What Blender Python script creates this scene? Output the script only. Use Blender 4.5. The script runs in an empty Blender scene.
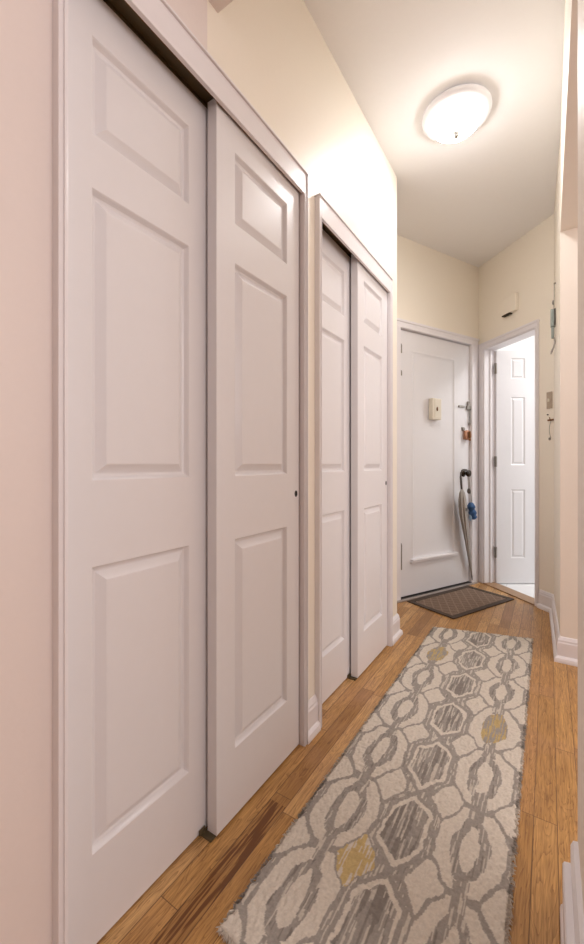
import bpy, bmesh, math, random
import numpy as np
from mathutils import Vector, Matrix

C = bpy.context.scene
COL = C.collection
random.seed(7)
RNG = np.random.default_rng(11)

# ------------------------------------------------------------------ helpers
def srgb(r, g, b):
    def f(v):
        v /= 255.0
        return v / 12.92 if v <= 0.04045 else ((v + 0.055) / 1.055) ** 2.4
    return (f(r), f(g), f(b), 1.0)

def new_mat(name):
    m = bpy.data.materials.new(name); m.use_nodes = True
    nt = m.node_tree; b = nt.nodes['Principled BSDF']
    return m, nt, b

def N(nt, t, **kw):
    n = nt.nodes.new(t)
    for k, v in kw.items():
        setattr(n, k, v)
    return n

def math_node(nt, op, a, b=None, c=None):
    n = N(nt, 'ShaderNodeMath', operation=op)
    for i, v in enumerate((a, b, c)):
        if v is None: continue
        if hasattr(v, 'links'): nt.links.new(v, n.inputs[i])
        else: n.inputs[i].default_value = v
    return n.outputs[0]

def mat_basic(name, col, rough=0.5, metal=0.0, bump=0.0, scale=60, spec=0.5, var=0.03, coat=0.0):
    """paint / metal / plastic with a little procedural mottling and bump"""
    m, nt, b = new_mat(name)
    tc = N(nt, 'ShaderNodeTexCoord')
    no = N(nt, 'ShaderNodeTexNoise'); no.inputs['Scale'].default_value = scale
    no.inputs['Detail'].default_value = 3
    nt.links.new(tc.outputs['Object'], no.inputs['Vector'])
    mix = N(nt, 'ShaderNodeMix', data_type='RGBA')
    mix.inputs[6].default_value = [c * (1 - var) for c in col[:3]] + [1]
    mix.inputs[7].default_value = [min(1, c * (1 + var)) for c in col[:3]] + [1]
    nt.links.new(no.outputs['Fac'], mix.inputs[0])
    nt.links.new(mix.outputs[2], b.inputs['Base Color'])
    b.inputs['Roughness'].default_value = rough
    b.inputs['Metallic'].default_value = metal
    b.inputs['Specular IOR Level'].default_value = spec
    b.inputs['Coat Weight'].default_value = coat
    if bump:
        bp = N(nt, 'ShaderNodeBump'); bp.inputs['Strength'].default_value = bump
        bp.inputs['Distance'].default_value = 0.002
        nt.links.new(no.outputs['Fac'], bp.inputs['Height'])
        nt.links.new(bp.outputs[0], b.inputs['Normal'])
    return m

M = {}
M['cream'] = mat_basic('cream wall paint', srgb(244, 236, 222), 0.45, bump=0.12, scale=90, var=0.012)
M['pink'] = mat_basic('pinkish wall paint', srgb(231, 220, 215), 0.5, bump=0.12, scale=90, var=0.012)
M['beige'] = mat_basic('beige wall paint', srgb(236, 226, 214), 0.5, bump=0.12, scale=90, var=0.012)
M['ceil'] = mat_basic('ceiling paint', srgb(244, 243, 243), 0.7, bump=0.1, scale=60, var=0.01)
M['trim'] = mat_basic('white gloss trim paint', srgb(234, 230, 232), 0.3, bump=0.05, scale=40, var=0.012)
M['door'] = mat_basic('white door paint', srgb(230, 228, 230), 0.31, bump=0.06, scale=30, var=0.012)
M['steel'] = mat_basic('brushed steel', srgb(150, 145, 138), 0.35, metal=0.9, var=0.1)
M['darkmetal'] = mat_basic('dark bronze metal', srgb(60, 50, 38), 0.4, metal=0.8, var=0.1)
M['track'] = mat_basic('dark wooden track recess', srgb(92, 80, 55), 0.6, var=0.15, scale=20)
M['black'] = mat_basic('black pull cup', srgb(16, 12, 11), 0.35)
M['closet'] = mat_basic('closet interior', srgb(90, 78, 70), 0.8)
M['ivory'] = mat_basic('ivory plastic', srgb(228, 220, 203), 0.4)
M['copper'] = mat_basic('copper', srgb(186, 136, 108), 0.35, metal=0.4, var=0.15)
M['brass'] = mat_basic('aged brass', srgb(130, 90, 55), 0.35, metal=0.8, var=0.15)
M['umbfab'] = mat_basic('grey umbrella fabric', srgb(168, 161, 154), 0.6, bump=0.2, scale=200, var=0.1)
M['umbdark'] = mat_basic('dark grey handle', srgb(84, 79, 74), 0.4)
M['blue'] = mat_basic('blue cloth', srgb(48, 84, 128), 0.7, bump=0.3, scale=150, var=0.25)
M['lightblue'] = mat_basic('pale blue cloth', srgb(150, 175, 200), 0.7, var=0.15)
M['teal'] = mat_basic('grey green glazed metal', srgb(150, 160, 156), 0.45, metal=0.3, var=0.15)
M['bath'] = mat_basic('bright white bathroom paint', srgb(242, 242, 242), 0.5)
M['nickel'] = mat_basic('white enamel light ring', srgb(226, 222, 226), 0.3, var=0.02)
M['plate'] = mat_basic('greyish switch plate', srgb(176, 160, 142), 0.35, metal=0.2, var=0.05)
M['saddle'] = mat_basic('worn wood threshold', srgb(158, 124, 92), 0.4, var=0.15, scale=30)
M['alu'] = mat_basic('aluminium strip', srgb(176, 165, 158), 0.35, metal=0.6)

def mk_tile():
    m, nt, b = new_mat('white bathroom tile')
    tc = N(nt, 'ShaderNodeTexCoord')
    br = N(nt, 'ShaderNodeTexBrick'); br.offset = 0
    br.inputs['Color1'].default_value = srgb(240, 240, 240); br.inputs['Color2'].default_value = srgb(236, 237, 238)
    br.inputs['Mortar'].default_value = srgb(215, 215, 213)
    br.inputs['Scale'].default_value = 1; br.inputs['Brick Width'].default_value = .3
    br.inputs['Row Height'].default_value = .3; br.inputs['Mortar Size'].default_value = .002
    nt.links.new(tc.outputs['Object'], br.inputs['Vector']); nt.links.new(br.outputs[0], b.inputs['Base Color'])
    b.inputs['Roughness'].default_value = .25
    return m
M['tile'] = mk_tile()

def mk_floor():
    m, nt, b = new_mat('oak strip floor')
    L = nt.links.new
    tc = N(nt, 'ShaderNodeTexCoord'); sp = N(nt, 'ShaderNodeSeparateXYZ'); L(tc.outputs['Object'], sp.inputs[0])
    x, y = sp.outputs[0], sp.outputs[1]
    W = 0.057
    xs = math_node(nt, 'DIVIDE', math_node(nt, 'ADD', x, 3.0), W)
    row = math_node(nt, 'FLOOR', xs); fx = math_node(nt, 'FRACT', xs)
    wn = N(nt, 'ShaderNodeTexWhiteNoise', noise_dimensions='1D'); L(row, wn.inputs['W'])
    ln = math_node(nt, 'ADD', math_node(nt, 'MULTIPLY', wn.outputs['Value'], 0.5), 0.62)
    wn2 = N(nt, 'ShaderNodeTexWhiteNoise', noise_dimensions='1D'); L(math_node(nt, 'ADD', row, 37.3), wn2.inputs['W'])
    ys = math_node(nt, 'ADD', math_node(nt, 'DIVIDE', math_node(nt, 'ADD', y, 5.0), ln), math_node(nt, 'MULTIPLY', wn2.outputs['Value'], 9.0))
    idy = math_node(nt, 'FLOOR', ys); fy = math_node(nt, 'FRACT', ys)
    cb = N(nt, 'ShaderNodeCombineXYZ'); L(row, cb.inputs[0]); L(idy, cb.inputs[1])
    wb = N(nt, 'ShaderNodeTexWhiteNoise', noise_dimensions='3D'); L(cb.outputs[0], wb.inputs['Vector'])
    ramp = N(nt, 'ShaderNodeValToRGB'); L(wb.outputs['Value'], ramp.inputs[0])
    e = ramp.color_ramp.elements
    e[0].position = 0; e[0].color = srgb(164, 120, 66)
    e[1].position = 1; e[1].color = srgb(228, 184, 124)
    for p, c in ((.25, (194, 146, 84)), (.5, (212, 164, 100)), (.75, (202, 152, 92))):
        k = e.new(p); k.color = srgb(*c)
    # grain coordinates: stretched along the board, shifted per board
    sc = N(nt, 'ShaderNodeCombineXYZ')
    L(math_node(nt, 'MULTIPLY', x, 1.0), sc.inputs[0]); L(math_node(nt, 'MULTIPLY', y, 0.045), sc.inputs[1])
    L(math_node(nt, 'MULTIPLY', wb.outputs['Value'], 13.0), sc.inputs[2])
    g = N(nt, 'ShaderNodeTexNoise'); g.inputs['Scale'].default_value = 210; g.inputs['Detail'].default_value = 4; g.inputs['Roughness'].default_value = .65
    L(sc.outputs[0], g.inputs['Vector'])
    gsn = N(nt, 'ShaderNodeTexNoise'); gsn.inputs['Scale'].default_value = 130; gsn.inputs['Detail'].default_value = 2; L(sc.outputs[0], gsn.inputs['Vector'])
    gs = N(nt, 'ShaderNodeMapRange'); gs.inputs[1].default_value = .48; gs.inputs[2].default_value = .58; L(gsn.outputs['Fac'], gs.inputs[0])
    sc2 = N(nt, 'ShaderNodeCombineXYZ')
    L(x, sc2.inputs[0]); L(math_node(nt, 'MULTIPLY', y, 0.11), sc2.inputs[1]); L(math_node(nt, 'MULTIPLY', wb.outputs['Value'], 7.0), sc2.inputs[2])
    g2 = N(nt, 'ShaderNodeTexNoise'); g2.inputs['Scale'].default_value = 26; g2.inputs['Detail'].default_value = 3; g2.inputs['Distortion'].default_value = 1.2
    L(sc2.outputs[0], g2.inputs['Vector'])
    # cathedral rings
    rings = math_node(nt, 'FRACT', math_node(nt, 'MULTIPLY', g2.outputs['Fac'], 11.0))
    rings = math_node(nt, 'POWER', rings, 3.0)
    gr = N(nt, 'ShaderNodeMapRange'); gr.inputs[1].default_value = .35; gr.inputs[2].default_value = .7; L(g.outputs['Fac'], gr.inputs[0])
    dark = math_node(nt, 'ADD', math_node(nt, 'MULTIPLY', gr.outputs[0], 0.55), math_node(nt, 'MULTIPLY', rings, 0.40))
    # one old coarse dark grained board beside the closet
    mr = lambda v, a, c: math_node(nt, 'MULTIPLY', math_node(nt, 'GREATER_THAN', v, a), math_node(nt, 'LESS_THAN', v, c))
    special = math_node(nt, 'MULTIPLY', mr(row, 39.5, 40.5), mr(y, .2, 1.0))
    dark = math_node(nt, 'ADD', dark, math_node(nt, 'MULTIPLY', special, math_node(nt, 'MULTIPLY', gs.outputs[0], 1.1)))
    dm = N(nt, 'ShaderNodeMix', data_type='RGBA'); dm.clamp_factor = True
    L(dark, dm.inputs[0]); L(ramp.outputs[0], dm.inputs[6]); dm.inputs[7].default_value = srgb(104, 62, 24)
    # knots
    vo = N(nt, 'ShaderNodeTexVoronoi'); vo.inputs['Scale'].default_value = 2.6
    mp = N(nt, 'ShaderNodeMapping'); mp.inputs['Scale'].default_value = (1.6, .6, 1); L(tc.outputs['Object'], mp.inputs[0]); L(mp.outputs[0], vo.inputs['Vector'])
    kn = N(nt, 'ShaderNodeMapRange'); kn.inputs[1].default_value = .02; kn.inputs[2].default_value = .09; kn.inputs[3].default_value = .6; kn.inputs[4].default_value = 0; L(vo.outputs['Distance'], kn.inputs[0])
    km = N(nt, 'ShaderNodeMix', data_type='RGBA'); L(kn.outputs[0], km.inputs[0]); L(dm.outputs[2], km.inputs[6]); km.inputs[7].default_value = srgb(96, 54, 28)
    # worn, greyish traffic patches
    wr = N(nt, 'ShaderNodeTexNoise'); wr.inputs['Scale'].default_value = 2.2; wr.inputs['Detail'].default_value = 5; L(tc.outputs['Object'], wr.inputs['Vector'])
    wm = N(nt, 'ShaderNodeMapRange'); wm.inputs[1].default_value = .52; wm.inputs[2].default_value = .75; wm.inputs[3].default_value = 0; wm.inputs[4].default_value = .5; L(wr.outputs['Fac'], wm.inputs[0])
    wx = N(nt, 'ShaderNodeMix', data_type='RGBA'); L(wm.outputs[0], wx.inputs[0]); L(km.outputs[2], wx.inputs[6]); wx.inputs[7].default_value = srgb(186, 142, 112)
    # gaps between the boards
    ex = math_node(nt, 'MINIMUM', fx, math_node(nt, 'SUBTRACT', 1.0, fx))
    ey = math_node(nt, 'MULTIPLY', math_node(nt, 'MINIMUM', fy, math_node(nt, 'SUBTRACT', 1.0, fy)), 14.0)
    ed = math_node(nt, 'MINIMUM', ex, ey)
    gp = N(nt, 'ShaderNodeMapRange'); gp.inputs[1].default_value = .008; gp.inputs[2].default_value = .03; gp.inputs[3].default_value = .75; gp.inputs[4].default_value = 0; L(ed, gp.inputs[0])
    gm = N(nt, 'ShaderNodeMix', data_type='RGBA'); L(gp.outputs[0], gm.inputs[0]); L(wx.outputs[2], gm.inputs[6]); gm.inputs[7].default_value = srgb(70, 40, 20)
    L(gm.outputs[2], b.inputs['Base Color'])
    ro = N(nt, 'ShaderNodeMapRange'); ro.inputs[3].default_value = .26; ro.inputs[4].default_value = .44; L(wr.outputs['Fac'], ro.inputs[0]); L(ro.outputs[0], b.inputs['Roughness'])
    bp = N(nt, 'ShaderNodeBump'); bp.inputs['Strength'].default_value = .25; bp.inputs['Distance'].default_value = .001; bp.invert = True
    L(math_node(nt, 'ADD', gp.outputs[0], math_node(nt, 'MULTIPLY', gr.outputs[0], .25)), bp.inputs['Height']); L(bp.outputs[0], b.inputs['Normal'])
    return m
M['floor'] = mk_floor()

def attr_mat(name, rough=.95, sheen=.08):
    m, nt, b = new_mat(name)
    a = N(nt, 'ShaderNodeVertexColor'); a.layer_name = 'Col'
    nt.links.new(a.outputs[0], b.inputs['Base Color'])
    b.inputs['Roughness'].default_value = rough; b.inputs['Specular IOR Level'].default_value = .1
    b.inputs['Sheen Weight'].default_value = sheen
    tc = N(nt, 'ShaderNodeTexCoord'); no = N(nt, 'ShaderNodeTexNoise'); no.inputs['Scale'].default_value = 420
    nt.links.new(tc.outputs['Object'], no.inputs['Vector'])
    bp = N(nt, 'ShaderNodeBump'); bp.inputs['Strength'].default_value = .5; bp.inputs['Distance'].default_value = .002
    nt.links.new(no.outputs['Fac'], bp.inputs['Height']); nt.links.new(bp.outputs[0], b.inputs['Normal'])
    return m
M['rug'] = attr_mat('hand tufted wool')
M['mat'] = attr_mat('ribbed doormat pile', .9, .05)
M['matborder'] = mat_basic('dark rubber border', srgb(72, 58, 48), 0.75, bump=.5, scale=300, var=.15)

def glow(name, col, s):
    m, nt, b = new_mat(name)
    b.inputs['Base Color'].default_value = (.9, .9, .9, 1)
    b.inputs['Emission Color'].default_value = col; b.inputs['Emission Strength'].default_value = s
    b.inputs['Roughness'].default_value = .3
    return m
M['glass'] = glow('lit frosted glass', (.98, .98, .99, 1), 54.0)
M['skirt'] = glow('lit frosted glass skirt', (.98, .98, .99, 1), 12.0)

M['rim'] = glow('lit glass rim', (.8, .82, 1.0, 1), .1)

def obj(name, bm, mat, parent=None, smooth=False, bevel=0):
    me = bpy.data.meshes.new(name)
    bmesh.ops.recalc_face_normals(bm, faces=bm.faces)
    bm.to_mesh(me); bm.free()
    for m in (mat if isinstance(mat, list) else [mat]): me.materials.append(m)
    if smooth:
        for p in me.polygons: p.use_smooth = True
    o = bpy.data.objects.new(name, me); COL.objects.link(o)
    if parent: o.parent = parent
    if bevel:
        md = o.modifiers.new('bevel', 'BEVEL'); md.width = bevel; md.segments = 2; md.limit_method = 'ANGLE'
    return o

def tag(o, label=None, cat=None, group=None, kind=None):
    if label: o['label'] = label
    if cat: o['category'] = cat
    if group: o['group'] = group
    if kind: o['kind'] = kind
    return o

def empty(name, loc, rz=0):
    o = bpy.data.objects.new(name, None); o.location = loc; o.rotation_euler = (0, 0, rz)
    o.empty_display_size = .05; COL.objects.link(o); return o

def struct(name, bm, mat, label, cat, parent=None, **kw):
    o = obj(name, bm, mat, parent, **kw)
    if parent is None: tag(o, label, cat, kind='structure')
    return o

def box(bm, x0, x1, y0, y1, z0, z1, mi=0):
    vs = [bm.verts.new((x, y, z)) for z in (z0, z1) for x, y in ((x0, y0), (x1, y0), (x1, y1), (x0, y1))]
    for f in ((0, 3, 2, 1), (4, 5, 6, 7), (0, 1, 5, 4), (1, 2, 6, 5), (2, 3, 7, 6), (3, 0, 4, 7)):
        fc = bm.faces.new([vs[i] for i in f]); fc.material_index = mi
    return vs

def prism(bm, pts, z0, z1):
    lo = [bm.verts.new((x, y, z0)) for x, y in pts]; hi = [bm.verts.new((x, y, z1)) for x, y in pts]
    n = len(pts)
    bm.faces.new(lo[::-1]); bm.faces.new(hi)
    for i in range(n): bm.faces.new((lo[i], lo[(i + 1) % n], hi[(i + 1) % n], hi[i]))

def wbox(bm, P, d, s0, s1, o0, o1, z0, z1):
    """box along a wall line from P in direction d; offset o toward the hall side (right of d)"""
    nx, ny = d[1], -d[0]
    pts = [(P[0] + d[0] * s + nx * o, P[1] + d[1] * s + ny * o) for s, o in ((s0, o0), (s1, o0), (s1, o1), (s0, o1))]
    prism(bm, pts, z0, z1)

def lathe(bm, prof, seg=32, mat=Matrix()):
    rings = []
    for r, z in prof:
        if r < 1e-6: rings.append([bm.verts.new(mat @ Vector((0, 0, z)))])
        else: rings.append([bm.verts.new(mat @ Vector((r * math.cos(2 * math.pi * i / seg), r * math.sin(2 * math.pi * i / seg), z))) for i in range(seg)])
    for a, b in zip(rings, rings[1:]):
        for i in range(seg):
            j = (i + 1) % seg
            if len(a) == 1 and len(b) == 1: continue
            if len(a) == 1: bm.faces.new((a[0], b[i], b[j]))
            elif len(b) == 1: bm.faces.new((a[i], b[0], a[j]))
            else: bm.faces.new((a[i], b[i], b[j], a[j]))

def tube(bm, pts, r, seg=10):
    """r: a number or a list, one radius per point"""
    pts = [Vector(p) for p in pts]; n = len(pts)
    rr = r if isinstance(r, (list, tuple)) else [r] * n
    rings = []
    up = Vector((0.123, 0.31, 0.94)).normalized()
    for i, p in enumerate(pts):
        t = (pts[min(i + 1, n - 1)] - pts[max(i - 1, 0)]).normalized()
        a = t.cross(up)
        if a.length < 1e-3: a = t.cross(Vector((1, 0, 0)))
        a.normalize(); b = t.cross(a)
        rings.append([bm.verts.new(p + (a * math.cos(2 * math.pi * k / seg) + b * math.sin(2 * math.pi * k / seg)) * rr[i]) for k in range(seg)])
    for a, b in zip(rings, rings[1:]):
        for k in range(seg): bm.faces.new((a[k], a[(k + 1) % seg], b[(k + 1) % seg], b[k]))
    bm.faces.new(rings[0]); bm.faces.new(rings[-1][::-1])

def sweep(bm, path, prof, side=1):
    """profile (d, z) swept along a 2-D polyline with mitred corners; d grows to the right (side=1)"""
    n = len(path); cols = []
    for i, p in enumerate(path):
        p = Vector(p)
        def nrm(a, b):
            t = (Vector(b) - Vector(a)).normalized(); return Vector((t.y, -t.x)) * side
        if i == 0: m = nrm(path[0], path[1])
        elif i == n - 1: m = nrm(path[-2], path[-1])
        else:
            a, b = nrm(path[i - 1], path[i]), nrm(path[i], path[i + 1])
            m = (a + b).normalized(); m = m / max(.3, m.dot(a))
        cols.append([bm.verts.new((p.x + m.x * d, p.y + m.y * d, z)) for d, z in prof])
    k = len(prof)
    for a, b in zip(cols, cols[1:]):
        for i in range(k): bm.faces.new((a[i], a[(i + 1) % k], b[(i + 1) % k], b[i]))
    bm.faces.new(cols[0][::-1]); bm.faces.new(cols[-1])

# ------------------------------------------------------------------ layout (metres, hall runs along +Y)
XW = -.77      # left wall face
XF = -.748     # face of the closet frames
CH = 2.76      # ceiling height
XR = .052      # right wall face
E0 = (-.947, 2.992); dE = (.445, .8955)            # entrance wall line
C0 = (-.519, 3.853); dW = (.70711, -.70711)         # doorway wall line (45 degrees)
def ept(s, o, z): return (E0[0] + dE[0] * s + dE[1] * o, E0[1] + dE[1] * s - dE[0] * o, z)
def wpt(s, o, z): return (C0[0] + dW[0] * s + dW[1] * o, C0[1] + dW[1] * s - dW[0] * o, z)
Q = (.031, 3.334 - .031)
QS = (Q[0] - C0[0]) / dW[0]

# ------------------------------------------------------------------ shell
bm = bmesh.new()
prism(bm, [(-1.5, -2.4), (2.4, -2.4), (2.4, 2.66), (XR + .1, 2.66), (XR + .1, Q[1] + .04), (C0[0] + .0, C0[1] + .0), (-1.45, 2.0)], -.06, 0)
struct('floor', bm, M['floor'], 'oak strip wood floor running the length of the hallway', 'floor')
bm = bmesh.new()
for a in ((-1.5, 2.4, -2.4, 5.6),): box(bm, a[0], a[1], a[2], a[3], CH, CH + .1)
struct('ceiling', bm, M['ceil'], 'white hallway ceiling above the closets and entrance', 'ceiling')

# left wall: cream hallway part and pinkish near part
bm = bmesh.new()
T = .12
box(bm, XW - T, XW, .78, 2.375, 2.06, CH)
box(bm, XW - T, XW, 1.268, 1.366, 0, 2.06)
box(bm, XW - T, XW, 2.216, 2.375, 0, 2.06)
box(bm, -1.5, XW - T, 2.255, 2.375, 0, CH)
struct('wall_left', bm, M['cream'], 'cream wall around and above the sliding closets', 'wall')
bm = bmesh.new()
box(bm, XW - T, XW, -2.4, .384, 0, CH)
box(bm, XW - T, XW, .384, .78, 2.06, CH)
struct('wall_left_near', bm, M['pink'], 'pinkish wall at the left edge beside the nearest closet', 'wall')
# closet interiors
bm = bmesh.new()
for y0, y1 in ((.384, 1.268), (1.366, 2.216)):
    box(bm, -1.45, -1.42, y0, y1, 0, 2.3); box(bm, -1.42, XW - T, y0, y0 + .012, 0, 2.3)
    box(bm, -1.42, XW - T, y1 - .012, y1, 0, 2.3); box(bm, -1.42, XW - T, y0, y1, 2.3, 2.33)
struct('wall_closet', bm, M['closet'], 'dark closet interior behind the sliding doors', 'wall')

# dropped beam over the near end of the hall
bm = bmesh.new(); box(bm, XW, .25, .60, .82, 2.276, CH)
struct('trim_beam', bm, M['pink'], 'dropped ceiling beam crossing at the top left', 'beam')
# right side: near pillar, header over the opening, far right wall
bm = bmesh.new(); box(bm, XR + .004, .20, .70, 1.12, 0, CH)
struct('wall_right_near', bm, M['beige'], 'narrow near wall end at the right edge', 'wall')
bm = bmesh.new()
box(bm, XR, .20, 1.12, 2.52, 2.245, CH)
prism(bm, [(XR, 2.52), (2.4, 2.52), (2.4, 2.66), (XR + .12, 2.66), (XR + .12, Q[1] + .05), Q], 0, CH)
bmesh.ops.recalc_face_normals(bm, faces=bm.faces)
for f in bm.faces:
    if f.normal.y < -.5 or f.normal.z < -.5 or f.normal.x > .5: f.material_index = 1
struct('wall_right', bm, [M['cream'], M['beige']], 'cream wall on the right beyond the side opening', 'wall')
# doorway wall with opening s .08 .. .605
bm = bmesh.new(); th = -.10
wbox(bm, C0, dW, -.10, .08, th, 0, 0, CH); wbox(bm, C0, dW, .628, QS + .04, th, 0, 0, CH); wbox(bm, C0, dW, .08, .628, th, 0, 2.02, CH)
struct('wall_doorway', bm, M['cream'], 'angled cream wall holding the open white doorway', 'wall')
# entrance wall with opening s 0 .. .845
bm = bmesh.new()
wbox(bm, E0, dE, -.75, -.012, -.14, 0, 0, CH); wbox(bm, E0, dE, .852, .962, -.14, 0, 0, CH); wbox(bm, E0, dE, -.012, .852, -.14, 0, 2.065, CH)
struct('wall_entrance', bm, M['cream'], 'cream wall around the white entrance door', 'wall')
bm = bmesh.new(); wbox(bm, E0, dE, -.4, 1.0, -.22, -.16, 0, 2.2)
struct('wall_corridor', bm, M['closet'], 'dark corridor wall outside the entrance door', 'wall')
# room around the camera and on the right
bm = bmesh.new(); box(bm, -.9, 2.4, -2.5, -2.4, 0, CH)
struct('wall_back', bm, M['pink'], 'wall behind the viewer', 'wall')
bm = bmesh.new(); box(bm, 2.4, 2.5, -2.5, 2.66, 0, CH)
struct('wall_side', bm, M['pink'], 'far side wall of the adjoining room', 'wall')
# bathroom beyond the doorway
bm = bmesh.new(); wbox(bm, C0, dW, -.3, 1.7, -1.9, -.06, -.06, -.001)
struct('floor_bathroom', bm, M['tile'], 'bright white bathroom floor behind the doorway', 'floor')
bm = bmesh.new()
wbox(bm, C0, dW, -.4, -.3, -1.9, -.1, 0, CH); wbox(bm, C0, dW, 1.7, 1.8, -1.9, -.1, 0, CH); wbox(bm, C0, dW, -.4, 1.8, -2.0, -1.9, 0, CH)
wbox(bm, C0, dW, QS + .04, 1.8, -.14, -.10, 0, CH)
struct('wall_bathroom', bm, M['bath'], 'bright white bathroom walls behind the doorway', 'wall')

# ------------------------------------------------------------------ baseboards
PR = [(0, 0), (.028, 0), (.028, .010), (.025, .022), (.017, .030), (.014, .032), (.014, .098), (.011, .104), (.011, .112), (.004, .127), (0, .129)]
PR2 = [(0, 0), (.034, 0), (.034, .012), (.032, .020), (.029, .024), (.029, .116), (.026, .122), (.014, .125), (.014, .166), (.009, .178), (0, .180)]
bm = bmesh.new(); sweep(bm, [(XW, 1.268), (XW, 1.366)], PR)
struct('baseboard_left', bm, M['trim'], 'short white baseboard between the two sliding closets', 'baseboard')
bm = bmesh.new(); sweep(bm, [(XW, 2.216), (XW, 2.375), (-1.2, 2.375)], [(d, z) for d, z in PR], -1) if False else sweep(bm, [(XW, 2.216), (XW, 2.375), (-1.2, 2.375)], PR)
struct('baseboard_left_end', bm, M['trim'], 'short white baseboard wrapping the wall end past the far closet', 'baseboard')
bm = bmesh.new()
a = wpt(.662, 0, 0)
sweep(bm, [(a[0], a[1]), Q, (XR, 2.52), (1.6, 2.52)], PR)
struct('baseboard_right', bm, M['trim'], 'white baseboard turning around the far right wall corner', 'baseboard')
bm = bmesh.new(); sweep(bm, [(XR + .004, 1.105), (XR + .004, .70)], PR2)
struct('baseboard_right_near', bm, M['trim'], 'stepped white baseboard at the lower right edge', 'baseboard')
bm = bmesh.new(); sweep(bm, [(XW, -2.3), (XW, .36)], PR)
struct('baseboard_left_near', bm, M['trim'], 'white baseboard on the near pinkish wall', 'baseboard')

# ------------------------------------------------------------------ closet frames
def closet_frame(name, y0, y1, zb, zt, label):
    """y0..y1 clear opening"""
    bm = bmesh.new(); jt = .018
    box(bm, XW - T, XF, y0 - jt, y0, 0, zt)
    box(bm, XW - T, XF, y1, y1 + jt, 0, zt)
    box(bm, XF - .012, XF, y0, y1, zb, zt)               # head fascia
    # outer bead
    box(bm, XW, XF + .006, y0 - jt - .005, y1 + jt + .005, zt, zt + .006)
    box(bm, XW, XF + .004, y1 + jt, y1 + jt + .005, 0, zt)
    box(bm, XF, XF + .003, y1 + .003, y1 + .008, 0, zb)
    box(bm, XF, XF + .003, y1 + .012, y1 + .015, 0, zt - .004)
    box(bm, XF, XF + .003, y0 - .009, y0 - .003, 0, zb)
    o = struct(name, bm, M['trim'], label, 'closet frame', bevel=.0015)
    bm = bmesh.new()
    # header track: dark recess with two channels
    box(bm, XW - T, XW - .002, y0, y1, 2.052, 2.059)
    box(bm, -.882, -.868, y0, y1, 2.040, 2.052)
    box(bm, -.822, -.818, y0, y1, 2.042, 2.052)
    obj('track', bm, M['track'], o)
    bm = bmesh.new(); box(bm, -.7640, -.7612, y0, y1, zb + .004, 2.052)
    obj('track_rail', bm, M['brass'], o)
    return o
closet_frame('trim_1', .400, 1.250, 2.017, 2.092, 'white frame around the nearer sliding closet')
closet_frame('trim_2', 1.384, 2.198, 1.996, 2.074, 'white frame around the farther sliding closet')

# ------------------------------------------------------------------ moulded doors
def panel_rings(bm, x0, x1, z0, z1, y, prof, mk):
    prev = None
    for ins, dep in prof:
        ring = [bm.verts.new(mk(a, y - dep, c)) for a, c in ((x0 + ins, z0 + ins), (x1 - ins, z0 + ins), (x1 - ins, z1 - ins), (x0 + ins, z1 - ins))]
        if prev:
            for i in range(4): bm.faces.new((prev[i], prev[(i + 1) % 4], ring[(i + 1) % 4], ring[i]))
        prev = ring
    bm.faces.new(prev)
PROF = [(0, 0), (.003, .003), (.008, .0120), (.012, .0140), (.015, .0140), (.034, .0015), (.037, .001)]

def door_bm(w, h, t, panels, prof=PROF, mk=lambda x, y, z: (x, y, z), both=False):
    """slab 0..w, 0..h; front face at y = 0, back at y = -t"""
    bm = bmesh.new()
    def face(yv, sgn):
        xs = sorted({0, w} | {p[0] for p in panels} | {p[1] for p in panels})
        zs = sorted({0, h} | {p[2] for p in panels} | {p[3] for p in panels})
        for xa, xb in zip(xs, xs[1:]):
            for za, zb in zip(zs, zs[1:]):
                if any(p[0] <= xa and xb <= p[1] and p[2] <= za and zb <= p[3] for p in panels): continue
                bm.faces.new([bm.verts.new(mk(a, yv, c)) for a, c in ((xa, za), (xb, za), (xb, zb), (xa, zb))])
        for p in panels:
            panel_rings(bm, *p, yv, [(i, d * sgn) for i, d in prof], mk)
    face(0, 1)
    if both: face(-t, -1)
    else: bm.faces.new([bm.verts.new(mk(a, -t, c)) for a, c in ((0, 0), (w, 0), (w, h), (0, h))])
    for a, b in (((0, 0), (w, 0)), ((w, 0), (w, h)), ((w, h), (0, h)), ((0, h), (0, 0))):
        bm.faces.new([bm.verts.new(mk(*q)) for q in ((a[0], 0, a[1]), (b[0], 0, b[1]), (b[0], -t, b[1]), (a[0], -t, a[1]))])
    bmesh.ops.remove_doubles(bm, verts=bm.verts, dist=1e-5)
    return bm

def sliding(name, y0, w, xf, label, h=2.025, pull=None, lst=.086, t=.034, rst=.078):
    o = empty(name, (xf, y0, .007)); tag(o, label, 'sliding door', kind='structure')
    pn = [(lst, w - rst, .196, .805), (lst, w - rst, .988, 1.608), (lst, w - rst, 1.720, 1.930)]
    h0 = h - .007
    slab = obj('door_panel', door_bm(w, h0, t, pn, mk=lambda x, y, z: (y, x, z)), M['door'], o, bevel=0)
    if pull:
        bm = bmesh.new()
        lathe(bm, [(0, .0008), (.0075, .0008), (.0085, .0016), (.0105, .002), (.0115, .001), (.0115, -.003)], 24,
              Matrix.Translation((0, w - .020, .916)) @ Matrix.Rotation(math.pi / 2, 4, 'Y') @ Matrix.Diagonal((1, .7, 1, 1)).to_4x4())
        q = obj('finger_pull', bm, M['black'], o, smooth=True); q['label'] = 'small round dark finger pull'
    return o
sliding('door_1', .401, .434, -.812, 'nearest sliding closet door, set back at the left', h=2.034, lst=.082, rst=.080)
sliding('door_2', .8135, .430, -.768, 'front sliding closet door with dark finger pull, nearer closet', h=2.04, pull=1, lst=.077, t=.034)
sliding('door_3', 1.386, .420, -.812, 'set back sliding door of the farther closet', h=2.034)
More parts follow.
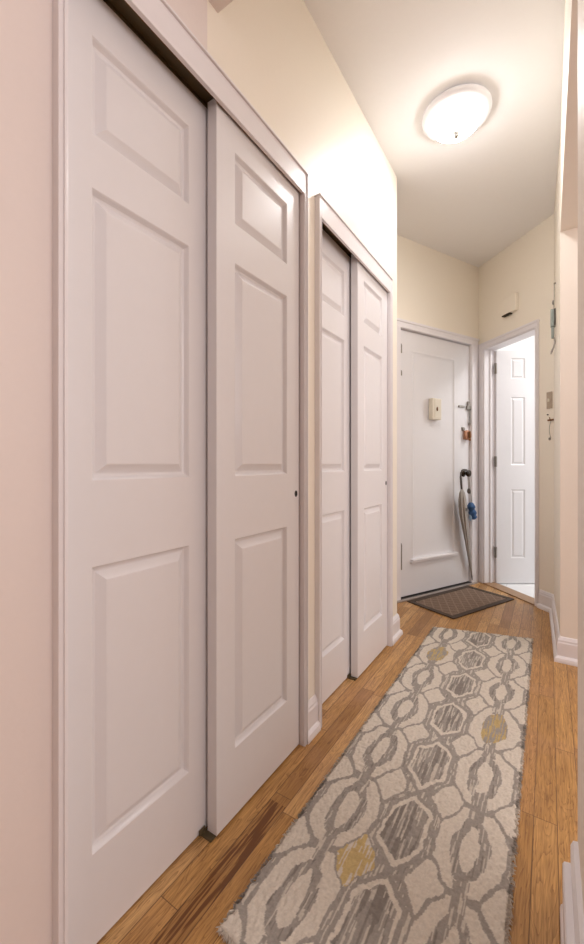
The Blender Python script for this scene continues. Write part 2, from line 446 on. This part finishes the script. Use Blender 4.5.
sliding('door_4', 1.778, .416, -.768, 'front sliding door of the farther closet', h=2.04, pull=1, lst=.077, t=.034)
for y, lb in ((.798, 'dark floor guide under the nearer closet doors'), (1.764, 'dark floor guide under the farther closet doors')):
    bm = bmesh.new()
    box(bm, -.81, -.773, y - .002, y + .026, 0, .004); box(bm, -.8095, -.8065, y - .010, y + .012, .006, .020)
    box(bm, -.781, -.773, y - .002, y + .002, .004, .008)
    o = obj('door_guide', bm, M['track']); tag(o, lb, 'door guide')

# ------------------------------------------------------------------ entrance door
bm = bmesh.new()
wbox(bm, E0, dE, -.070, -.006, .0005, .016, 0, 2.062); wbox(bm, E0, dE, .852, .935, .0005, .016, 0, 2.062)
wbox(bm, E0, dE, -.070, .935, .0005, .016, 2.062, 2.118); wbox(bm, E0, dE, -.078, .943, .0005, .022, 2.104, 2.122)
wbox(bm, E0, dE, -.012, -.003, -.12, .010, 0, 2.062); wbox(bm, E0, dE, .848, .856, -.12, .010, 0, 2.062)
wbox(bm, E0, dE, -.012, .856, -.12, .010, 2.060, 2.066)
struct('trim_3', bm, M['trim'], 'white casing around the entrance door', 'door casing', bevel=.002)

D = empty('door_5', ept(0, 0, 0), math.atan2(dE[1], dE[0])); tag(D, 'white entrance door with locks on its right side', 'door', kind='structure')
# local frame: x along the door, -y toward the hall
def dmk(x, y, z): return (x, -y - 0.0, z)
EPROF = [(0, 0), (.006, -.003), (.012, -.003), (.024, .004), (.034, .006)]
w5 = .842
bm = door_bm(w5, 2.040, .044, [(.135, .655, .262, 1.900)], prof=EPROF, mk=lambda x, y, z: (x + .003, -y + .012, z + .014))
obj('door_panel', bm, M['door'], D)
bm = bmesh.new(); box(bm, .12, .67, -.010, .012, .262, .275); box(bm, .125, .665, -.016, .012, .275, .292)
obj('panel_ledge', bm, M['trim'], D, bevel=.004)
def hinge(z0, z1):
    bm = bmesh.new()
    lathe(bm, [(0, z0), (.007, z0), (.007, z1), (0, z1)], 12, Matrix.Translation((.004, -.008, 0)))
    lathe(bm, [(0, z1), (.004, z1), (.0045, z1 + .008), (0, z1 + .012)], 12, Matrix.Translation((.004, -.008, 0)))
    box(bm, -.004, .022, .008, .0105, z0 + .004, z1 - .004)
    return bm
for z0, z1 in ((1.70, 1.73), (1.87, 1.93), (.23, .42)):
    obj('hinge', hinge(z0, z1), M['steel'], D)
# knob
bm = bmesh.new()
RX = Matrix.Rotation(math.pi / 2, 4, 'X')
lathe(bm, [(0, 0), (.030, 0), (.030, .004), (.012, .010), (.011, .030), (.022, .036), (.029, .048), (.027, .060), (.012, .066), (0, .067)], 28, Matrix.Translation((.768, .012, .950)) @ RX)
k = obj('door_knob', bm, M['darkmetal'], D, smooth=True); k['label'] = 'dark round door knob'
# copper rim lock with thumb turn
bm = bmesh.new()
box(bm, .768, .832, -.006, .012, 1.240, 1.316)
lathe(bm, [(0, 0), (.042, 0), (.044, .004), (.040, .014), (.020, .020), (0, .021)], 28, Matrix.Translation((.796, -.005, 1.278)) @ RX)
k = obj('deadbolt', bm, M['copper'], D, bevel=.003); k['label'] = 'copper coloured rim lock'
bm = bmesh.new(); box(bm, .782, .790, -.046, -.026, 1.248, 1.308); box(bm, .786, .800, -.040, -.026, 1.228, 1.246)
obj('thumb_turn', bm, M['brass'], k, bevel=.002)
bm = bmesh.new(); box(bm, .742, .772, .004, .012, 1.315, 1.345)
lathe(bm, [(0, 0), (.013, 0), (.013, .008), (0, .009)], 20, Matrix.Translation((.757, .004, 1.330)) @ RX)
obj('lock_cylinder', bm, M['steel'], D, bevel=.001)
# chain bolt
bm = bmesh.new()
box(bm, .700, .775, .002, .012, 1.512, 1.530); box(bm, .800, .850, -.006, .012, 1.498, 1.530); box(bm, .815, .832, -.004, .012, 1.53, 1.57)
obj('chain_plate', bm, M['steel'], D, bevel=.002)
bm = bmesh.new()
for i in range(9):
    z = 1.502 - i * .0135
    R = Matrix.Translation((.836, -.004, z)) @ Matrix.Rotation(math.pi / 2, 4, 'X' if i % 2 else 'Y')
    pts = [R @ Vector((.0075 * math.cos(a), .0075 * math.sin(a) * .7, 0)) for a in [j * math.pi / 5 for j in range(11)]]
    tube(bm, pts, .0018, 6)
box(bm, .829, .843, -.008, .006, 1.366, 1.384)
obj('door_chain', bm, M['steel'], D)
# intercom / peephole chime box
B = obj('intercom', (lambda b: (box(b, .330, .436, -.030, .012, 1.385, 1.556), b)[1])(bmesh.new()), M['ivory'], D, bevel=.006)
B['label'] = 'ivory peephole chime box'
bm = bmesh.new(); box(bm, .352, .428, -.033, -.030, 1.40, 1.545)
obj('cover', bm, M['ivory'], B, bevel=.001)
bm = bmesh.new(); lathe(bm, [(0, 0), (.006, 0), (.007, .004), (0, .006)], 16, Matrix.Translation((.378, -.033, 1.470)) @ RX @ Matrix.Diagonal((1, 2.6, 1, 1)).to_4x4())
obj('peephole', bm, M['brass'], B, smooth=True)

# threshold strips
bm = bmesh.new(); wbox(bm, E0, dE, -.07, .86, -.12, .012, 0, .008)
struct('trim_sweep', bm, M['black'], 'black strip under the entrance door', 'threshold')
bm = bmesh.new(); wbox(bm, E0, dE, -.07, .90, .013, .045, 0, .007)
struct('trim_threshold', bm, M['alu'], 'metal threshold strip in front of the entrance door', 'threshold')

# ------------------------------------------------------------------ doorway casing and bathroom door
bm = bmesh.new()
wbox(bm, C0, dW, .014, .074, .0005, .016, 0, 2.022); wbox(bm, C0, dW, .630, .655, .0005, .014, 0, 2.022)
wbox(bm, C0, dW, .014, .655, .0005, .016, 2.022, 2.068); wbox(bm, C0, dW, .010, .659, .0005, .021, 2.054, 2.072)
wbox(bm, C0, dW, .648, .653, .014, .018, 0, 2.05)
wbox(bm, C0, dW, .074, .084, -.104, .008, 0, 2.022); wbox(bm, C0, dW, .620, .630, -.104, .008, 0, 2.022)
wbox(bm, C0, dW, .074, .630, -.104, .008, 2.012, 2.022)
wbox(bm, C0, dW, .084, .094, -.060, -.045, 0, 2.012)
struct('trim_4', bm, M['trim'], 'white casing around the bathroom doorway', 'door casing', bevel=.002)
bm = bmesh.new(); wbox(bm, C0, dW, .08, .622, -.10, .014, 0, .008)
struct('trim_saddle', bm, M['saddle'], 'worn wooden saddle on the floor of the bathroom doorway', 'threshold', bevel=.003)
B0 = Vector((-.43 + .842 * .064, 3.81 + .54 * .064, .006))
D2 = empty('door_6', B0, math.atan2(.54, .842)); tag(D2, 'white panelled bathroom door standing open', 'door', kind='structure')
pn = []
for a, b in ((.125, .245), (.325, .445)):
    pn += [(a, b, .215, .805), (a, b, 1.015, 1.600), (a, b, 1.755, 1.935)]
P2 = [(0, 0), (.004, .003), (.009, .006), (.014, .006), (.026, .001), (.028, .001)]
obj('door_panel', door_bm(.57, 2.0, .034, pn, prof=P2, mk=lambda x, y, z: (x, -y, z), both=True), M['door'], D2)
for z0 in (1.80, .22, 1.0):
    bm = bmesh.new(); lathe(bm, [(0, z0), (.007, z0), (.007, z0 + .09), (0, z0 + .09)], 12, Matrix.Translation((-.008, -.004, 0)))
    box(bm, -.020, .004, -.002, .001, z0, z0 + .09)
    obj('hinge', bm, M['steel'], D2)

# ------------------------------------------------------------------ fittings on the doorway and right wall
bm = bmesh.new(); wbox(bm, C0, dW, .315, .462, .0005, .030, 2.215, 2.345)
CH_ = obj('door_chime', bm, M['cream'], None, bevel=.004); tag(CH_, 'cream door chime box high on the wall above the doorway', 'door chime')
bm = bmesh.new(); wbox(bm, C0, dW, .322, .400, .004, .034, 2.205, 2.214)
obj('underside_shade', bm, M['darkmetal'], CH_)  # dark strip that paints the shade along the underside of the chime box
bm = bmesh.new(); wbox(bm, C0, dW, .722, .768, .0005, .006, 1.417, 1.534)
SW = obj('light_switch', bm, M['plate'], None, bevel=.002); tag(SW, 'greyish light switch plate right of the doorway', 'light switch')
bm = bmesh.new(); wbox(bm, C0, dW, .740, .750, .006, .014, 1.465, 1.487); obj('toggle', bm, M['ivory'], SW, bevel=.001)
bm = bmesh.new(); wbox(bm, C0, dW, .735, .782, .0005, .012, 1.330, 1.342)
HK = obj('key_hook', bm, M['brass'], None, bevel=.002); tag(HK, 'small dark key hook below the light switch', 'hook')
bm = bmesh.new()
tube(bm, [wpt(.772, .012 + .006 * i, 1.335 - .006 * i * (2 - i)) for i in range(4)], .003, 8); obj('hook_arm', bm, M['brass'], HK)
bm = bmesh.new()
tube(bm, [wpt(.775 - .012 * math.sin(i * .35), .022, 1.326 - i * .013) for i in range(10)], .0018, 6)
KC = obj('key_cord', bm, M['steel'], HK)
bm = bmesh.new(); b_ = wpt(.765, .022, 1.205); lathe(bm, [(0, -.012), (.007, -.008), (.007, .006), (0, .010)], 10, Matrix.Translation(b_)); obj('key', bm, M['steel'], KC)
bm = bmesh.new(); b_ = wpt(.728, .004, 1.376); lathe(bm, [(0, -.004), (.005, 0), (.004, .008), (0, .01)], 12, Matrix.Translation(b_) @ Matrix.Rotation(math.radians(45), 4, 'Z') @ RX)
o = obj('wall_nail', bm, M['darkmetal'], None); tag(o, 'tiny dark nail head under the light switch', 'nail')

# hanging ornament on the right wall, seen edge on
OY = 3.02
OR = empty('wall_ornament', (.0405, OY, 2.17)); tag(OR, 'slim grey green ornament hanging high on the right wall corner', 'wall ornament')
bm = bmesh.new(); lathe(bm, [(0, 0), (.006, .0), (.006, .012), (0, .014)], 12, Matrix.Rotation(-math.pi / 2, 4, 'Y')); obj('hook', bm, M['steel'], OR)
bm = bmesh.new(); tube(bm, [(-.010, 0, 0), (-.010, .003, -.08), (-.012, .006, -.17)], .0022, 6); obj('cord', bm, M['steel'], OR)
bm = bmesh.new()
lathe(bm, [(0, .018), (.004, .012), (.006, 0), (.004, -.012), (0, -.018)], 14, Matrix.Translation((-.016, .012, -.115))); obj('bead', bm, M['steel'], OR, smooth=True)
bm = bmesh.new(); box(bm, -.030, -.004, -.020, .020, -.275, -.165); box(bm, -.026, -.010, -.014, .014, -.345, -.275)
obj('plaque', bm, M['teal'], OR, bevel=.005)
bm = bmesh.new(); box(bm, -.012, -.003, -.026, -.018, -.27, -.165); obj('plaque_edge', bm, M['umbdark'], OR, bevel=.002)
bm = bmesh.new(); tube(bm, [(-.010, 0, -.34), (-.006, 0, -.37), (-.012, 0, -.40), (-.024, 0, -.43), (-.028, 0, -.445)], [.004, .005, .005, .006, .002], 8); obj('tail', bm, M['umbfab'], OR, smooth=True)

# ------------------------------------------------------------------ umbrella hanging from the door knob
U = empty('umbrella', ept(.78, .045, .03)); tag(U, 'closed grey umbrella hanging from the entrance door knob', 'umbrella')
def ul(s, o, z):
    a = ept(s - o * 1.0 + .012 - .05 * min(1, z / .6), o, z); b = U.location; return (a[0] - b[0], a[1] - b[1], z - b[2])
bm = bmesh.new()
tube(bm, [ul(.855, .020, .045), ul(.852, .021, .10), ul(.80, .046, .42), ul(.757, .060, .72), ul(.748, .062, .80)], .005, 10)
obj('shaft', bm, M['steel'], U, smooth=True)
bm = bmesh.new()
tube(bm, [ul(.748, .062, .80), ul(.738, .063, .88), ul(.732, .064, .925), ul(.735, .064, .955), ul(.750, .064, .975), ul(.768, .064, .982), ul(.800, .064, .980), ul(.830, .064, .968), ul(.838, .062, .950)], .0085, 12)
obj('handle', bm, M['umbdark'], U, smooth=True)
# pleated canopy: lobed cross section tapering to the tip
bm = bmesh.new(); rings = []; K = 48
stops = [(.852, .021, .085, .006), (.842, .026, .15, .010), (.822, .036, .28, .017), (.800, .046, .42, .024), (.780, .053, .55, .032), (.768, .057, .62, .037), (.760, .059, .68, .038), (.755, .061, .735, .035), (.750, .062, .79, .026), (.748, .062, .822, .010)]
for j, (s, o, z, r) in enumerate(stops):
    ring = []
    for k_ in range(K):
        a = 2 * math.pi * k_ / K; lob = 1 + .22 * math.sin(8 * a + z * 5) * (1 if 0 < j < 9 else .2)
        p = ul(s + 1.25 * r * lob * math.cos(a), o + .9 * r * lob * math.sin(a), z); ring.append(bm.verts.new(p))
    rings.append(ring)
for a, b in zip(rings, rings[1:]):
    for k_ in range(K): bm.faces.new((a[k_], a[(k_ + 1) % K], b[(k_ + 1) % K], b[k_]))
bm.faces.new(rings[0]); bm.faces.new(rings[-1])
obj('canopy', bm, M['umbfab'], U, smooth=True)
bm = bmesh.new(); lathe(bm, [(.030, -.012), (.034, -.012), (.034, .012), (.030, .012)], 24, Matrix.Translation(ul(.765, .058, .655))); obj('strap', bm, M['umbdark'], U)
bm = bmesh.new(); tube(bm, [ul(.855, .020, .03), ul(.853, .0205, .07)], [.003, .0055], 10); obj('tip', bm, M['umbdark'], U)

# blue keychain on a cord from the same knob
Kc = empty('fabric_keychain', ept(.84, .04, .68)); tag(Kc, 'blue fabric keychain dangling beside the grey umbrella', 'keychain')
def kl(s, o, z):
    a = ept(s - .040, o, z); b = Kc.location; return (a[0] - b[0], a[1] - b[1], z - b[2])
bm = bmesh.new()
tube(bm, [kl(.800, .030, .965), kl(.812, .030, .90), kl(.820, .030, .84), kl(.824, .030, .81)], .003, 8)
tube(bm, [kl(.806, .034, .965), kl(.826, .034, .88), kl(.846, .034, .78), kl(.856, .034, .70)], .0032, 8)
obj('cord', bm, M['umbfab'], Kc)
bm = bmesh.new(); lathe(bm, [(0, -.025), (.010, -.018), (.013, 0), (.009, .018), (0, .026)], 14, Matrix.Translation(kl(.820, .034, .80)) @ Matrix.Diagonal((1.2, .8, 1, 1)).to_4x4()); obj('clasp', bm, M['umbdark'], Kc, smooth=True)
def blob(bm, c, r, sx, sz):
    lathe(bm, [(0, -r * sz)] + [(r * sx * math.sin(t) * (1 + .12 * math.sin(5 * t)), -r * sz * math.cos(t)) for t in [i * math.pi / 9 for i in range(1, 9)]] + [(0, r * sz)], 14, Matrix.Translation(c))
bm = bmesh.new(); blob(bm, kl(.846, .036, .665), .034, .95, 1.15); blob(bm, kl(.866, .036, .612), .034, .9, 1.25); blob(bm, kl(.880, .036, .578), .026, 1.0, 1.0)
obj('charm', bm, M['blue'], Kc, smooth=True)
bm = bmesh.new(); blob(bm, kl(.846, .030, .575), .014, .8, 2.2); blob(bm, kl(.886, .032, .600), .010, .8, 3.2)
obj('tassel', bm, M['lightblue'], Kc, smooth=True)

# ------------------------------------------------------------------ doormat
MC = (-.553, 3.222); ma = math.atan2(.905, .426)
DM = empty('doormat', (MC[0], MC[1], .0), ma); tag(DM, 'dark bordered brown doormat at the entrance door', 'doormat')
hl, hw = .365, .200
bm = bmesh.new()
bo = .038
for a in ((-hl, hl, -hw, -hw + bo), (-hl, hl, hw - bo, hw), (-hl, -hl + bo, -hw + bo, hw - bo), (hl - bo, hl, -hw + bo, hw - bo)): box(bm, *a, .0005, .008)
obj('border', bm, M['matborder'], DM, bevel=.002)
def grid_mesh(name, nx, ny, fn_pos, fn_col, mat, parent):
    u, v = np.meshgrid(np.linspace(0, 1, nx), np.linspace(0, 1, ny))
    P = fn_pos(u.ravel(), v.ravel()); Cc = fn_col(u.ravel(), v.ravel())
    idx = np.arange(nx * ny).reshape(ny, nx)
    F = np.stack([idx[:-1, :-1], idx[:-1, 1:], idx[1:, 1:], idx[1:, :-1]], -1).reshape(-1, 4)
    me = bpy.data.meshes.new(name); me.from_pydata(P.tolist(), [], F.tolist())
    at = me.color_attributes.new('Col', 'FLOAT_COLOR', 'POINT'); at.data.foreach_set('color', Cc.astype(np.float32).ravel())
    me.materials.append(mat)
    me.polygons.foreach_set('use_smooth', [True] * len(me.polygons))
    o = bpy.data.objects.new(name, me); COL.objects.link(o)
    if parent: o.parent = parent
    return o
def lin(c): return np.array(srgb(*c)[:3])
def matpos(u, v):
    x = -hl + bo + u * (2 * hl - 2 * bo); y = -hw + bo + v * (2 * hw - 2 * bo)
    edge = (np.minimum(u, 1 - u) < 1e-6) | (np.minimum(v, 1 - v) < 1e-6)
    z = .0045 + RNG.random(len(u)) * .002; z[edge] = .0006
    return np.stack([x, y, z], 1)
def matcol(u, v):
    x = u * (2 * hl - 2 * bo); y = v * (2 * hw - 2 * bo)
    d = (np.abs(np.sin((x + y) * 42)) < .28) | (np.abs(np.sin((x - y) * 42)) < .28)
    c = np.where(d[:, None], lin((142, 122, 106)), lin((124, 104, 90)))
    c = c * (.75 + .5 * RNG.random(len(u)))[:, None]
    return np.c_[c, np.ones(len(u))]
o = grid_mesh('mat_pile', 260, 130, matpos, matcol, M['mat'], DM); o['label'] = 'speckled brown pile inside the border'

# ------------------------------------------------------------------ runner rug
RT = .012
RC = dict(TL=(-.604, 2.59), TR=(-.080, 2.725), BL=(-.610, .655), BR=(-.075, .60))
def hashnoise(x, y, s):
    """smooth value noise"""
    x = x / s[0]; y = y / s[1]
    xi = np.floor(x).astype(int); yi = np.floor(y).astype(int); fx = x - xi; fy = y - yi
    fx = fx * fx * (3 - 2 * fx); fy = fy * fy * (3 - 2 * fy)
    def h(a, b):
        n = np.sin(a * 127.1 + b * 311.7) * 43758.5453
        return n - np.floor(n)
    return (h(xi, yi) * (1 - fx) + h(xi + 1, yi) * fx) * (1 - fy) + (h(xi, yi + 1) * (1 - fx) + h(xi + 1, yi + 1) * fx) * fy
def rugxy(u, v):
    x = (RC['BL'][0] * (1 - u) + RC['BR'][0] * u) * (1 - v) + (RC['TL'][0] * (1 - u) + RC['TR'][0] * u) * v
    y = (RC['BL'][1] * (1 - u) + RC['BR'][1] * u) * (1 - v) + (RC['TL'][1] * (1 - u) + RC['TR'][1] * u) * v
    return x, y
CRM = lin((212, 203, 190)); GRY = lin((158, 151, 143)); GLD = lin((196, 172, 122)); DGR = lin((136, 129, 122))
def rugcolor(x, y):
    x_s, y_s = x, y
    # hand drawn wobble
    x = x + (hashnoise(x, y, (.03, .05)) - .5) * .012 + (hashnoise(x + 9, y, (.008, .02)) - .5) * .006
    y = y + (hashnoise(x + 3, y + 5, (.04, .04)) - .5) * .018
    P = .2865
    sk = .18 * (x + .338)
    yy = y - 1.115 - sk
    row = np.round(yy / P); ly = yy - row * P
    streak = hashnoise(x_s, y_s, (.0032, .045)); streak2 = hashnoise(x_s + 4, y_s, (.0055, .08))
    col = np.tile(GRY, (len(x), 1))
    g_st = streak * .65 + streak2 * .35
    col = np.where((g_st > .57)[:, None], CRM * .9, col)          # streaky grey ground
    col = np.where((g_st < .22)[:, None], DGR, col)
    def octd(lx, ly, a, b):   # soft octagon: <1 inside
        ax = np.abs(lx) / a; ay = np.abs(ly) / b
        return np.maximum(np.maximum(ax, ay), (ax + ay) * .66) * .7 + np.sqrt(ax ** 2 + ay ** 2) * .3
    hy = yy - (np.floor(yy / P) + .5) * P
    hrow = np.floor(yy / P)
    # ring columns
    for cx, k in ((-.175, 1), (-.503, 0)):
        lx = x - cx
        d = octd(lx, ly, .081, .134)
        grv = np.tile(GRY, (len(x), 1)); grv = np.where((g_st > .70)[:, None], CRM * .88, grv); grv = np.where((g_st < .3)[:, None], DGR, grv)
        col = np.where((d < 1.10)[:, None], GRY, col)
        col = np.where((d < 1.0)[:, None], CRM, col)
        e = np.sqrt((lx / .046) ** 2 + (ly / .104) ** 2)
        col = np.where((e < 1)[:, None], grv, col)
        e2 = np.sqrt((lx / .021) ** 2 + (ly / .074) ** 2)
        col = np.where((e2 < 1)[:, None], CRM, col)
        gy = (e < 1) & (((k == 1) & (row == 2)) | ((k == 0) & (row == 4)))
        col = np.where(gy[:, None], np.where((streak > .5)[:, None], GRY, GLD * .92), col)
        # grey pinch joining the ovals of a column
        pin = (np.abs(lx) < .016 + np.abs(hy) * .1) & (np.abs(hy) < .044) & (e2 > 1)
        col = np.where(pin[:, None], np.where((g_st > .66)[:, None], CRM * .9, GRY), col)
    # hexagon column
    lx = x + .338
    def hexd(a, b): return np.maximum(np.abs(lx) / a, np.abs(lx) / a * .5 + np.abs(ly) / b)
    hd = hexd(.049, .114)
    col = np.where((hd < 1.32)[:, None], GRY, col)
    col = np.where((hd < 1.14)[:, None], CRM, col)
    hc = np.where((streak > .62)[:, None], CRM * .85, np.tile(GRY, (len(x), 1))); hc = np.where((streak2 < .42)[:, None], DGR, hc)
    col = np.where((hd < .96)[:, None], hc, col)
    # cream diamonds at the half rows, between the columns and at both edges
    for cx, dx in ((-.257, .046), (-.421, .046), (-.083, .052), (-.597, .052)):
        dd = np.maximum(np.abs(x - cx) / dx + np.abs(hy) / .074, np.maximum(np.abs(x - cx) / (dx * .94), np.abs(hy) / .070))
        col = np.where((dd < 1.24)[:, None], GRY, col)
        col = np.where((dd < 1.0)[:, None], CRM, col)
        if cx == -.421:
            gold = (dd < 1.12) & (hrow == -1)
            col = np.where(gold[:, None], np.where((streak > .62)[:, None], CRM * .95, GLD), col)
    n = .90 + .2 * hashnoise(x * 1.0, y, (.0028, .0028))
    return col * n[:, None]
def rugpos(u, v):
    x, y = rugxy(u, v)
    e = np.minimum(np.minimum(u, 1 - u) * .53, np.minimum(v, 1 - v) * 2.0)
    wob = (hashnoise(x * 0 + u * .5, y, (.5, .012)) - .5) * .008 + (hashnoise(y * 0 + 5, y, (.5, .004)) - .5) * .004
    x = x + np.where(np.minimum(u, 1 - u) < .02, wob, 0)
    z = RT + (hashnoise(x, y, (.006, .009)) - .5) * .004 + (RNG.random(len(u)) - .5) * .0016 + (hashnoise(x, y, (.1, .14)) - .5) * .003
    # round the rim down to the floor
    k = np.clip(e / .009, 0, 1); z = .001 + (z - .001) * np.sqrt(1 - (1 - k) ** 2)
    return np.stack([x, y, z], 1)
def rugcol(u, v):
    x, y = rugxy(u, v); c = rugcolor(x, y); return np.c_[c, np.ones(len(u))]
RG = empty('runner_rug', (0, 0, 0)); tag(RG, 'long cream and grey runner rug with linked ovals on the oak floor', 'rug')
grid_mesh('rug_pile', 214, 830, rugpos, rugcol, M['rug'], RG)
# frayed yarn ends along the rim
fb_v, fb_f, fb_c = [], [], []
for side in ('L', 'R', 'T', 'B'):
    n = 1500 if side in 'LR' else 420
    for i in range(n):
        t = random.random()
        if side == 'L': u, v, dx, dy = 0.004, t, -1, 0
        elif side == 'R': u, v, dx, dy = .996, t, 1, 0
        elif side == 'T': u, v, dx, dy = t, .999, 0, 1
        else: u, v, dx, dy = t, .001, 0, -1
        x, y = rugxy(u, v); a = random.uniform(-.9, .9)
        ca, sa = math.cos(a), math.sin(a); ddx, ddy = dx * ca - dy * sa, dx * sa + dy * ca
        ln = random.uniform(.004, .013); w = random.uniform(.0008, .0018)
        z0 = random.uniform(.002, .010); c = rugcolor(np.array([x]), np.array([y]))[0] * random.uniform(.75, 1.05)
        px, py = -ddy * w, ddx * w
        zt = max(.001, z0 + random.uniform(-.008, .003))
        b = len(fb_v)
        ix, iy = x - ddx * .006, y - ddy * .006
        fb_v += [(ix - px, iy - py, z0), (ix + px, iy + py, z0), (x + ddx * ln * .6 + px, y + ddy * ln * .6 + py, z0 + .001), (x + ddx * ln * .6 - px, y + ddy * ln * .6 - py, z0 + .001), (x + ddx * ln, y + ddy * ln, zt), (x + ddx * ln * .4, y + ddy * ln * .4, z0 + .003)]
        fb_f += [(b, b + 1, b + 2, b + 3), (b + 3, b + 2, b + 4), (b, b + 5, b + 4, b + 3), (b + 1, b + 2, b + 4, b + 5)]
        fb_c += [(*c, 1)] * 6
me = bpy.data.meshes.new('yarn_fringe'); me.from_pydata(fb_v, [], fb_f)
at = me.color_attributes.new('Col', 'FLOAT_COLOR', 'POINT'); at.data.foreach_set('color', np.array(fb_c, dtype=np.float32).ravel())
me.materials.append(M['rug']); o = bpy.data.objects.new('yarn_fringe', me); COL.objects.link(o); o.parent = RG; o['kind'] = 'stuff'

# ------------------------------------------------------------------ ceiling light
LX, LY = -.382, 2.09
CL = empty('ceiling_light', (LX, LY, CH)); CL.scale = (.95, .95, 1); tag(CL, 'lit frosted glass dome light on the hallway ceiling', 'ceiling light')
bm = bmesh.new(); lathe(bm, [(0, 0), (.150, 0), (.150, -.008), (0, -.008)], 64)
obj('ceiling_pan', bm, M['nickel'], CL)
bm = bmesh.new(); lathe(bm, [(.150, -.006), (.162, -.006), (.166, -.010), (.167, -.016), (.163, -.026), (.148, -.034), (.116, -.038)], 64)
q = obj('glass_rim', bm, M['rim'], CL, smooth=True); q['label'] = 'dimmer outer glass rim of the dome'
bm = bmesh.new()
lathe(bm, [(.116, -.038), (.115, -.056), (.108, -.072)], 64)
obj('glass_skirt', bm, M['skirt'], CL, smooth=True)
bm = bmesh.new()
lathe(bm, [(.108, -.072), (.092, -.085), (.068, -.094), (.045, -.098), (.02, -.101), (0, -.102)], 64)
obj('glass_dome', bm, M['glass'], CL, smooth=True)
bm = bmesh.new(); lathe(bm, [(0, -.099), (.019, -.101), (.021, -.107), (.013, -.112), (.013, -.120), (.008, -.128), (0, -.131)], 24)
obj('finial', bm, M['steel'], CL, smooth=True)

# ------------------------------------------------------------------ lights
def area(name, loc, direction, sx, sy, power, col):
    l = bpy.data.lights.new(name, 'AREA'); l.shape = 'RECTANGLE'; l.size = sx; l.size_y = sy; l.energy = power; l.color = col
    o = bpy.data.objects.new(name, l); o.location = loc
    o.rotation_euler = Vector(direction).to_track_quat('-Z', 'Y').to_euler(); COL.objects.link(o); return o
area('added_room_light', (2.3, .15, 1.85), (-1, .10, -.02), 1.3, 1.3, 22, (1.0, .95, .955))  # added area light in the unseen room, no window; brightens the near closet
area('added_side_light', (2.3, 1.6, 1.85), (-1, 0, .05), 1.5, 1.3, 13, (1.0, .955, .955))  # added area light without a window, shines through the side opening
p = wpt(.9, -1.0, 2.6); area('assumed_bathroom_light', p, (0, 0, -1), .6, .6, 17, (1.0, .98, .97))  # assumed lamp, out of view; supplies the brightness behind the doorway

w = bpy.data.worlds.new('world'); w.use_nodes = True; C.world = w
w.node_tree.nodes['Background'].inputs[0].default_value = (.9, .88, .86, 1); w.node_tree.nodes['Background'].inputs[1].default_value = .2

# ------------------------------------------------------------------ camera
cam = bpy.data.cameras.new('camera'); co = bpy.data.objects.new('camera', cam); COL.objects.link(co); C.camera = co
cam.sensor_fit = 'HORIZONTAL'; cam.sensor_width = 36; cam.lens = 36 * 400 / 584; cam.clip_start = .01
cam.shift_y = -8 / 584
co.location = (0, 0, 1.03); co.rotation_euler = (math.pi / 2, 0, math.atan(256.5 / 400))
C.view_settings.view_transform = 'Standard'; C.view_settings.look = 'None'; C.view_settings.gamma = 1
C.view_settings.exposure = 0.46
C.view_settings.use_curve_mapping = False
C.cycles.max_bounces = 10; C.cycles.diffuse_bounces = 6
